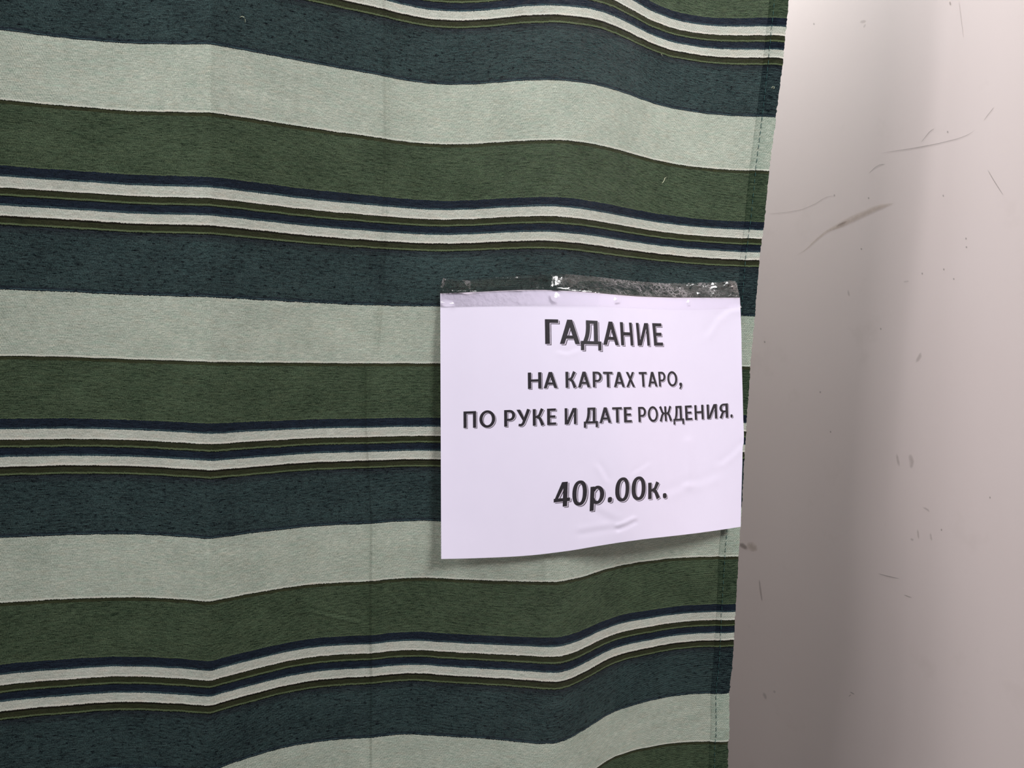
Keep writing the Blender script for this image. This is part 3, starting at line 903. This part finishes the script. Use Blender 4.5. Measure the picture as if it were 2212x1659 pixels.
def glyph(ch):
    """-> width, list of quads"""
    if ch == 'Г':
        return 0.53, [box(0, 0, S, 1), box(S, 1 - B, 0.53, 1)]
    if ch == 'А':
        W = 0.82
        return W, [quad((0, 0), (0.185, 0), (0.515, 1), (0.31, 1)), quad((W - 0.185, 0), (W, 0), (W - 0.31, 1), (W - 0.515, 1)),
                   box(0.17, 0.215, W - 0.17, 0.35)]
    if ch == 'Д':
        W = 0.84
        return W, [box(0, 0, W, 0.135), box(0, -0.25, 0.135, 0), box(W - 0.135, -0.25, W, 0), box(0.22, 1 - 0.14, 0.70, 1),
                   box(0.53, 0.13, 0.70, 0.87)] + ribbon([(0.30, 0.93), (0.295, 0.66), (0.255, 0.36), (0.17, 0.10)], 0.165, 0.16)
    if ch == 'Н':
        W = 0.77
        return W, [box(0, 0, S, 1), box(W - S, 0, W, 1), box(S, 0.43, W - S, 0.575)]
    if ch == 'И':
        W = 0.74
        return W, [box(0, 0, 0.165, 1), box(W - 0.165, 0, W, 1), quad((0.05, 0), (0.235, 0), (W - 0.05, 1), (W - 0.235, 1))]
    if ch == 'Е':
        W = 0.54
        return W, [box(0, 0, S, 1), box(S, 1 - B, W - 0.01, 1), box(S, 0.435, W - 0.05, 0.435 + B), box(S, 0, W, B)]
    if ch == 'К':
        return 0.72, ([box(0, 0, S, 1), box(S, 0.455, 0.32, 0.585)] + ribbon([(0.27, 0.52), (0.41, 0.62), (0.51, 0.83), (0.595, 1.0)], 0.14, 0.195)
                      + ribbon([(0.27, 0.52), (0.42, 0.44), (0.53, 0.22), (0.62, 0.0)], 0.14, 0.195))
    if ch == 'Р':
        W = 0.67
        return W, [box(0, 0, S, 1), box(S, 1 - 0.14, 0.33, 1), box(S, 0.335, 0.33, 0.47)] + ring(0.33, 0.6675, 0.34, 0.3325, 0.185, 0.137, -90, 90)
    if ch == 'Т':
        W = 0.68
        return W, [box(0, 1 - B, W, 1), box(W / 2 - S / 2, 0, W / 2 + S / 2, 1 - B)]
    if ch == 'Х':
        W = 0.76
        return W, [quad((0, 0), (0.2, 0), (W - 0.02, 1), (W - 0.215, 1)), quad((W - 0.2, 0), (W, 0), (0.215, 1), (0.02, 1))]
    if ch == 'О':
        return 0.94, ring(0.47, 0.5, 0.47, 0.525, 0.19, 0.15)
    if ch == 'П':
        W = 0.76
        return W, [box(0, 0, S, 1), box(W - S, 0, W, 1), box(S, 1 - B, W - S, 1)]
    if ch == 'У':
        W = 0.82
        return W, ([quad((0.405, 0.27), (0.50, 0.40), (0.215, 1), (0, 1))]
                   + ribbon([(0.725, 1.0), (0.58, 0.62), (0.46, 0.32), (0.385, 0.15), (0.27, 0.065), (0.12, 0.075)], 0.19, 0.14))
    if ch == 'Ж':
        W = 1.08
        q = [box(W / 2 - 0.085, 0, W / 2 + 0.085, 1), box(0.37, 0.455, W - 0.37, 0.585)]
        for sg in (0, 1):
            fx = (lambda x: W - x) if sg else (lambda x: x)
            q += ribbon([(fx(0.095), 1.0), (fx(0.185), 0.80), (fx(0.275), 0.60), (fx(0.40), 0.52)], 0.18, 0.14)
            q += ribbon([(fx(0.085), 0.0), (fx(0.175), 0.24), (fx(0.265), 0.44), (fx(0.40), 0.52)], 0.185, 0.14)
        return W, q
    if ch == 'Я':
        W = 0.66
        return W, ([box(W - S, 0, W, 1), box(0.33, 1 - 0.14, W - S, 1), box(0.33, 0.39, W - S, 0.52)]
                   + ring(0.33, 0.695, 0.30, 0.305, 0.18, 0.135, 90, 270) + ribbon([(0.40, 0.46), (0.27, 0.38), (0.18, 0.18), (0.10, 0.0)], 0.14, 0.195))
    if ch == '.':
        return 0.20, disc(0.10, 0.105, 0.10, 0.115)
    if ch == ',':
        return 0.22, disc(0.13, 0.11, 0.09, 0.11) + ribbon([(0.165, 0.10), (0.14, -0.06), (0.055, -0.20)], 0.13, 0.09)
    if ch == '4':
        W = 0.68
        return W, [box(0.385, 0, 0.565, 1), box(0.0, 0.205, W, 0.345), quad((0.0, 0.24), (0.16, 0.30), (0.47, 0.90), (0.33, 1.0)),
                   quad((0.33, 1.0), (0.47, 0.86), (0.50, 0.86), (0.50, 1.0))]
    if ch == '0':
        return 0.62, ring(0.31, 0.5, 0.31, 0.52, 0.175, 0.135, p=2.25)
    if ch == 'р':
        return 0.585, [box(0, -0.29, 0.165, 0.72)] + ring(0.29, 0.355, 0.295, 0.385, 0.175, 0.13, -155, 145) + [quad((0.12, 0.42), (0.15, 0.44), (0.20, 0.70), (0.10, 0.60))]
    if ch == 'к':
        k = 0.72
        return 0.60, ([box(0, 0, 0.165, k), box(0.165, 0.32, 0.27, 0.44)] + ribbon([(0.23, 0.38), (0.34, 0.45), (0.42, 0.60), (0.485, k)], 0.13, 0.18)
                      + ribbon([(0.23, 0.38), (0.35, 0.32), (0.43, 0.17), (0.505, 0.0)], 0.13, 0.185))
    raise ValueError(ch)


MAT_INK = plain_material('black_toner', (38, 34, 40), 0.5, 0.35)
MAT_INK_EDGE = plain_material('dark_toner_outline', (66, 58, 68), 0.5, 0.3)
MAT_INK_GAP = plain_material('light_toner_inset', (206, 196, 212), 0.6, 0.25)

LINES = [
    # cap top and baseline pixels at two places along the line, then letter, left px, right px, reference height (0 baseline .. 1 cap top)
    ('large bold black heading line', [(1190, 689.6, 742.9), (1425, 698.4, 746.9)],
     [('Г', 1177.6, 1206.2, .5), ('А', 1209.6, 1253, .05), ('Д', 1255.1, 1299.3, -.1), ('А', 1303, 1337.1, .05), ('Н', 1340.7, 1366.8, .5), ('И', 1375.9, 1402.3, .5), ('Е', 1411.2, 1430.8, .5)]),
    ('second line of bold black capitals', [(1155, 804.6, 839.6), (1410, 803.0, 835.2)],
     [('Н', 1140.5, 1169.8, .5), ('А', 1174.5, 1204.2, .05), ('К', 1221.8, 1245.4, .5), ('А', 1248.8, 1275.4, .05), ('Р', 1280.6, 1300.2, .5), ('Т', 1302.8, 1323, .95),
      ('А', 1326.3, 1349.7, .05), ('Х', 1352.3, 1371, .5), ('Т', 1379.8, 1396.7, .95), ('А', 1400.4, 1420.5, .05), ('Р', 1422.8, 1437.8, .5), ('О', 1441.6, 1463, .5), (',', 1466.5, 1473.5, .0)]),
    ('third line of bold black capitals', [(1010, 888.6, 924.3), (1560, 871.9, 903.2)],
     [('П', 1001.4, 1028.5, .5), ('О', 1035.7, 1069.7, .5), ('Р', 1089.2, 1113, .5), ('У', 1116, 1145.6, .5), ('К', 1151, 1176, .5), ('Е', 1182, 1201.3, .5), ('И', 1220, 1245.5, .5),
      ('Д', 1261.4, 1291.8, -.1), ('А', 1295, 1320.4, .05), ('Т', 1322.5, 1343.2, .95), ('Е', 1347.9, 1364.5, .5), ('Р', 1379, 1395.8, .5), ('О', 1399.5, 1421.4, .5), ('Ж', 1424.3, 1451.3, .5),
      ('Д', 1455, 1478, -.1), ('Е', 1480.2, 1495, .5), ('Н', 1500.5, 1520, .5), ('И', 1527, 1549, .5), ('Я', 1553.6, 1572.8, .5), ('.', 1578, 1582.6, .1)]),
    ('bold black price line', [(1215, 1042.0, 1094.4), (1380, 1029.6, 1079.6)],
     [('4', 1196.6, 1231.7, .5), ('0', 1236.6, 1268, .5), ('р', 1275, 1305.2, .3), ('.', 1313, 1322, .1), ('0', 1329.3, 1359.5, .5), ('0', 1364.4, 1394.7, .5), ('к', 1400.3, 1425.8, .3), ('.', 1432, 1440.2, .1)]),
]


def add_quads(store, quads, sx, sy, ox, oy, lift, midx):
    """quads in glyph units -> paper surface; each split to about 2.5 mm"""
    vs_, fs_, mi = store
    for q in quads:
        P4 = [np.array((ox + x * sx, oy - y * sy)) for x, y in q]
        n1 = max(1, int(math.ceil(max(np.linalg.norm(P4[1] - P4[0]), np.linalg.norm(P4[2] - P4[3])) / 2.5)))
        n2 = max(1, int(math.ceil(max(np.linalg.norm(P4[3] - P4[0]), np.linalg.norm(P4[2] - P4[1])) / 2.5)))
        s, r = np.meshgrid(np.linspace(0, 1, n1 + 1), np.linspace(0, 1, n2 + 1))
        s, r = s.ravel()[:, None], r.ravel()[:, None]
        g = P4[0] * (1 - s) * (1 - r) + P4[1] * s * (1 - r) + P4[2] * s * r + P4[3] * (1 - s) * r
        base = len(vs_)
        vs_.extend(paper_point(g[:, 0], g[:, 1], lift))
        for fc in grid_faces(n2 + 1, n1 + 1):
            fs_.append(tuple(fc + base))
            mi.append(midx)


for label, ref, letters in LINES:
    (xa, ta, ba), (xb, tb, bb) = ref
    vt0, vb0 = px_to_uv(xa, ta)[1], px_to_uv(xa, ba)[1]
    vt1, vb1 = px_to_uv(xb, tb)[1], px_to_uv(xb, bb)[1]
    print(label, 'v top/base mm: %.1f %.1f / %.1f %.1f' % (vt0, vb0, vt1, vb1))
    store = ([], [], [])
    info = []
    for ch, xl, xr, h in letters:
        s = (0.5 * (xl + xr) - xa) / (xb - xa)
        vb_, vt_ = vb0 + (vb1 - vb0) * s, vt0 + (vt1 - vt0) * s
        cap = 0.5 * ((vb0 - vt0) + (vb1 - vt1))
        yy = [float(y_top(x) + (y_bot(x) - y_top(x)) * (vb_ - h * cap) / 210.0) for x in (xl, xr)]
        ul, ur = px_to_uv(xl, yy[0])[0], px_to_uv(xr, yy[1])[0]
        W, quads = glyph(ch)
        sx = (ur - ul) / W
        info.append('%s %.2f' % (ch, (ur - ul) / cap / W))
        k = cap / 19.0
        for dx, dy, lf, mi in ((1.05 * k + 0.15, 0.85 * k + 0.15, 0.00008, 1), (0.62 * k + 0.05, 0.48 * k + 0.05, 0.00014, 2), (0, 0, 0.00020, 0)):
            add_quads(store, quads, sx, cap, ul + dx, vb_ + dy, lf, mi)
    print('   width ratio', ' '.join(info))
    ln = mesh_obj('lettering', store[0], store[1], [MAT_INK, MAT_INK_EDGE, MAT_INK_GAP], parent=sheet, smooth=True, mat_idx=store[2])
    ln['label'] = label

# ---------------------------------------------------------------- clear tape over the top edge of the sheet
TAPE_TOP = np.array([(944, 603), (955, 600), (970, 602), (985, 603), (1000, 605), (1015, 606), (1030, 603), (1050, 600), (1080, 598), (1110, 596), (1150, 594), (1180, 592.5), (1225, 592),
                     (1260, 595), (1290, 598), (1330, 603), (1370, 607), (1400, 609.5), (1440, 612), (1480, 611.5), (1520, 610.5), (1555, 610), (1575, 607), (1590, 609)])
TAPE_BOT = np.array([(944, 662), (980, 662), (1030, 660.5), (1100, 659.5), (1180, 660), (1280, 661.5), (1360, 665.5), (1440, 668.5), (1500, 669.5), (1560, 667.5), (1590, 664.5), (1606, 663.5)])
nx_, ny_ = 330, 34
sT = np.linspace(0, 1, nx_)
rT = np.linspace(0, 1, ny_)
tx0, tx1 = 956.5, 1591.0
bx0, bx1 = 944.5, 1602.5
TXG = (tx0 + (tx1 - tx0) * sT)[None] * (1 - rT)[:, None] + (bx0 + (bx1 - bx0) * sT)[None] * rT[:, None]
ty = np.interp(tx0 + (tx1 - tx0) * sT, TAPE_TOP[:, 0], TAPE_TOP[:, 1])
by = np.interp(bx0 + (bx1 - bx0) * sT, TAPE_BOT[:, 0], TAPE_BOT[:, 1])
TYG = ty[None] * (1 - rT)[:, None] + by[None] * rT[:, None]
x, y = TXG.ravel(), TYG.ravel()
a, t = at(x, y)
dc = curtain_depth(a, t, False)
xc = np.clip(x, 952, 1599)
yt_ = y_top(xc)
dp = paper_depth(xc, np.maximum(y, yt_))
k = np.clip((yt_ - y) / 30.0, 0, 1)                        # 0 at the sheet's edge, 1 on the cloth
k = k * k * (3 - 2 * k)
d = np.minimum((dp - 0.0008) * (1 - k) + (dc - 0.0022) * k, dc - 0.0022)
wr = np.array([noise.noise((px_ * 0.045, py_ * 0.06, 0.3)) + 0.7 * noise.noise((px_ * 0.11 + py_ * 0.05, py_ * 0.13, 5.1)) for px_, py_ in zip(x, y)])
amount = np.where(y < yt_, 0.00045 + 0.0006 * np.clip((x - 1220) / 120.0, 0, 1), 0.00012)
d = d - np.abs(wr) * amount
# lifted bubbles, tilted enough to catch the ceiling panel
for bx, by_, rx, ry in ((974, 655, 20, 5), (1200, 641, 9, 10), (1329, 646, 17, 9), (1487, 652, 8, 7), (1352, 627, 17, 5), (1208, 622, 12, 3.5), (1022, 629, 26, 3),
                        (1437, 630, 9, 5), (1468, 622, 7, 4), (1507, 633, 12, 5), (1545, 620, 12, 4), (1572, 612, 10, 3), (1277, 622, 26, 3)):
    c0 = np.array(at(bx, by_) + (0,), float)
    d0 = float(np.interp(bx, x[(np.abs(y - by_) < 2)][np.argsort(x[np.abs(y - by_) < 2])], d[(np.abs(y - by_) < 2)][np.argsort(x[np.abs(y - by_) < 2])]))
    pt = Vector((d0 * c0[0], d0, d0 * c0[1] + CAM_H))
    hv_ = (Vector(KEY_LAMP) - pt).normalized() + (Vector((0, 0, CAM_H)) - pt).normalized()
    gx, gz = hv_.x / -hv_.y, hv_.z / -hv_.y
    mpp = d0 / F
    wgt = np.exp(-(((x - bx) / rx) ** 2 + ((y - by_) / ry) ** 2) ** 1.3)
    target = d0 + (gx * (x - bx) + gz * (by_ - y)) * mpp
    target -= (abs(gx) * rx * 0.35 + abs(gz) * ry) * mpp * 0.9
    d = d * (1 - wgt) + np.clip(target, d - 0.003, d) * wgt


def tape_material():
    nt = NT('clear_packing_tape')
    g = nt.n('ShaderNodeNewGeometry')
    uvn = nt.n('ShaderNodeUVMap')
    sp = nt.n('ShaderNodeSeparateXYZ')
    nt.put(sp.inputs[0], uvn.outputs[0])
    fine = nt.noise(g.outputs['Position'], 330.0, 3.0, 0.6)
    b = bump(nt, fine, 0.22, 0.0012)
    tr = nt.n('ShaderNodeBsdfTransparent')
    nt.put(tr.inputs[0], nt.mix(sp.outputs[1], (0.95, 0.915, 0.88, 1), (0.975, 0.97, 0.975, 1)))
    gl = nt.n('ShaderNodeBsdfGlossy')
    gl.inputs['Roughness'].default_value = 0.16
    gl.inputs['Color'].default_value = (1, 0.98, 0.96, 1)
    nt.put(gl.inputs['Normal'], b)
    lw = nt.n('ShaderNodeLayerWeight')
    lw.inputs[0].default_value = 0.25
    nt.put(lw.inputs['Normal'], b)
    fac = nt.math('MULTIPLY', nt.math('MULTIPLY_ADD', lw.outputs['Fresnel'], 1.0, 0.05), nt.math('MULTIPLY_ADD', sp.outputs[1], -0.45, 1.0), clamp=True)
    mx = nt.n('ShaderNodeMixShader')
    nt.put(mx.inputs[0], fac)
    nt.t.links.new(tr.outputs[0], mx.inputs[1])
    nt.t.links.new(gl.outputs[0], mx.inputs[2])
    # crushed adhesive turns milky towards the crumpled end above the sheet
    nz = nt.noise(g.outputs['Position'], 170.0, 3.0, 0.6)
    ridge = nt.math('SUBTRACT', 1.0, nt.math('MULTIPLY', nt.math('ABSOLUTE', nt.math('SUBTRACT', nz, 0.5)), 22.0), clamp=True)
    n2 = nt.noise(g.outputs['Position'], 420.0, 3.0, 0.7)
    r2 = nt.math('SUBTRACT', 1.0, nt.math('MULTIPLY', nt.math('ABSOLUTE', nt.math('SUBTRACT', n2, 0.5)), 26.0), clamp=True)
    big = nt.noise(g.outputs['Position'], 55.0, 2.0)
    big = nt.math('MULTIPLY', nt.math('SUBTRACT', big, 0.40, clamp=True), 5.0, clamp=True)
    milky = nt.math('MULTIPLY', nt.math('MAXIMUM', ridge, nt.math('MULTIPLY', r2, 0.7)), nt.math('MULTIPLY', sp.outputs[0], nt.math('MULTIPLY_ADD', big, 0.85, 0.15)), clamp=True)
    df = nt.n('ShaderNodeBsdfDiffuse')
    df.inputs[0].default_value = lin(196, 188, 190)
    m2 = nt.n('ShaderNodeMixShader')
    nt.put(m2.inputs[0], nt.math('MULTIPLY', milky, 0.55))
    nt.t.links.new(mx.outputs[0], m2.inputs[1])
    nt.t.links.new(df.outputs[0], m2.inputs[2])
    return nt.shader(m2.outputs[0])


MAT_TAPE = tape_material()
mil = np.clip((x - 1180) / 180.0, 0.06, 1) * np.clip((yt_ - y) / 5.0 + 0.4, 0.0, 1)
tape = mesh_obj('adhesive_tape', lift_px(x, y, d), grid_faces(ny_, nx_), MAT_TAPE, uv=np.stack([mil, np.clip((y - yt_) / 1.5, 0, 1)], -1))
tag(tape, 'wrinkled strip of clear sticky tape along the top edge of the paper sign', 'tape')


def tape_flap(name, corners, lift0, lift1):
    """small folded-over piece of tape: four photo px corners, first two on the tape, last two lifted"""
    P4 = [np.array(c, float) for c in corners]
    n_ = 7
    vs_, uv_ = [], []
    for i in range(n_):
        for j in range(n_):
            s, r = j / (n_ - 1), i / (n_ - 1)
            q = P4[0] * (1 - s) * (1 - r) + P4[1] * s * (1 - r) + P4[2] * s * r + P4[3] * (1 - s) * r
            aa, tt_ = at(q[0], q[1])
            dd = min(float(curtain_depth(np.array([aa]), np.array([tt_]), False)[0]) - 0.0045,
                     float(paper_depth(np.array([max(q[0], 952.0)]), np.array([max(q[1], float(y_top(max(q[0], 952.0))))]))[0]) + 0.001)
            dd -= lift0 + (lift1 - lift0) * r * r
            vs_.append(lift_px(q[0], q[1], dd))
            uv_.append((0.9, 0))
    return mesh_obj(name, vs_, grid_faces(n_, n_), MAT_TAPE, parent=tape, uv=uv_)


tape_flap('folded_corner', [(957, 600.5), (963.5, 603), (957, 622), (951.5, 620)], 0.0004, 0.0020)
tape_flap('folded_corner', [(998, 604.5), (1016, 606), (1016.5, 624), (1013, 625)], 0.0004, 0.0026)
tape_flap('folded_corner', [(1574, 605), (1588, 607), (1597, 634), (1592, 640)], 0.0004, 0.0016)

# ---------------------------------------------------------------- lint caught on the cloth
MAT_LINT = plain_material('lint_fibre', (196, 200, 170), 0.9, 0.1)


def lint(pts_, label, rad=0.00032):
    path = []
    for i in range(len(pts_)):
        a_, t_ = at(*pts_[i])
        p, _ = curtain_point(np.array([float(a_)]), np.array([float(t_)]))
        p = p[0]
        p[1] -= 0.0010 + 0.0007 * math.sin(math.pi * i / (len(pts_) - 1))
        path.append(tuple(p))
    v_, f_ = tube(path, rad)
    o = mesh_obj('lint_thread', v_, f_, MAT_LINT)
    return tag(o, label, 'lint', 'lint caught on the curtain')


lint([(1426, 399), (1431, 395), (1434, 390), (1435, 386), (1439, 383)], 'pale curly lint fibre on the broad green stripe above the sign')
lint([(1667, 195), (1666, 190), (1668, 188), (1671, 189), (1671, 192), (1668, 193)], 'tiny white looped lint fibre on the hem in the teal stripe')
lint([(519, 39), (524, 37), (529, 39), (531, 44), (530, 50)], 'thin curved lint fibre on the topmost broad teal stripe', 0.00022)
lint([(1426, 115), (1428, 119), (1431, 122)], 'short pale lint fibre at the upper border of the teal stripe near the hem', 0.00022)
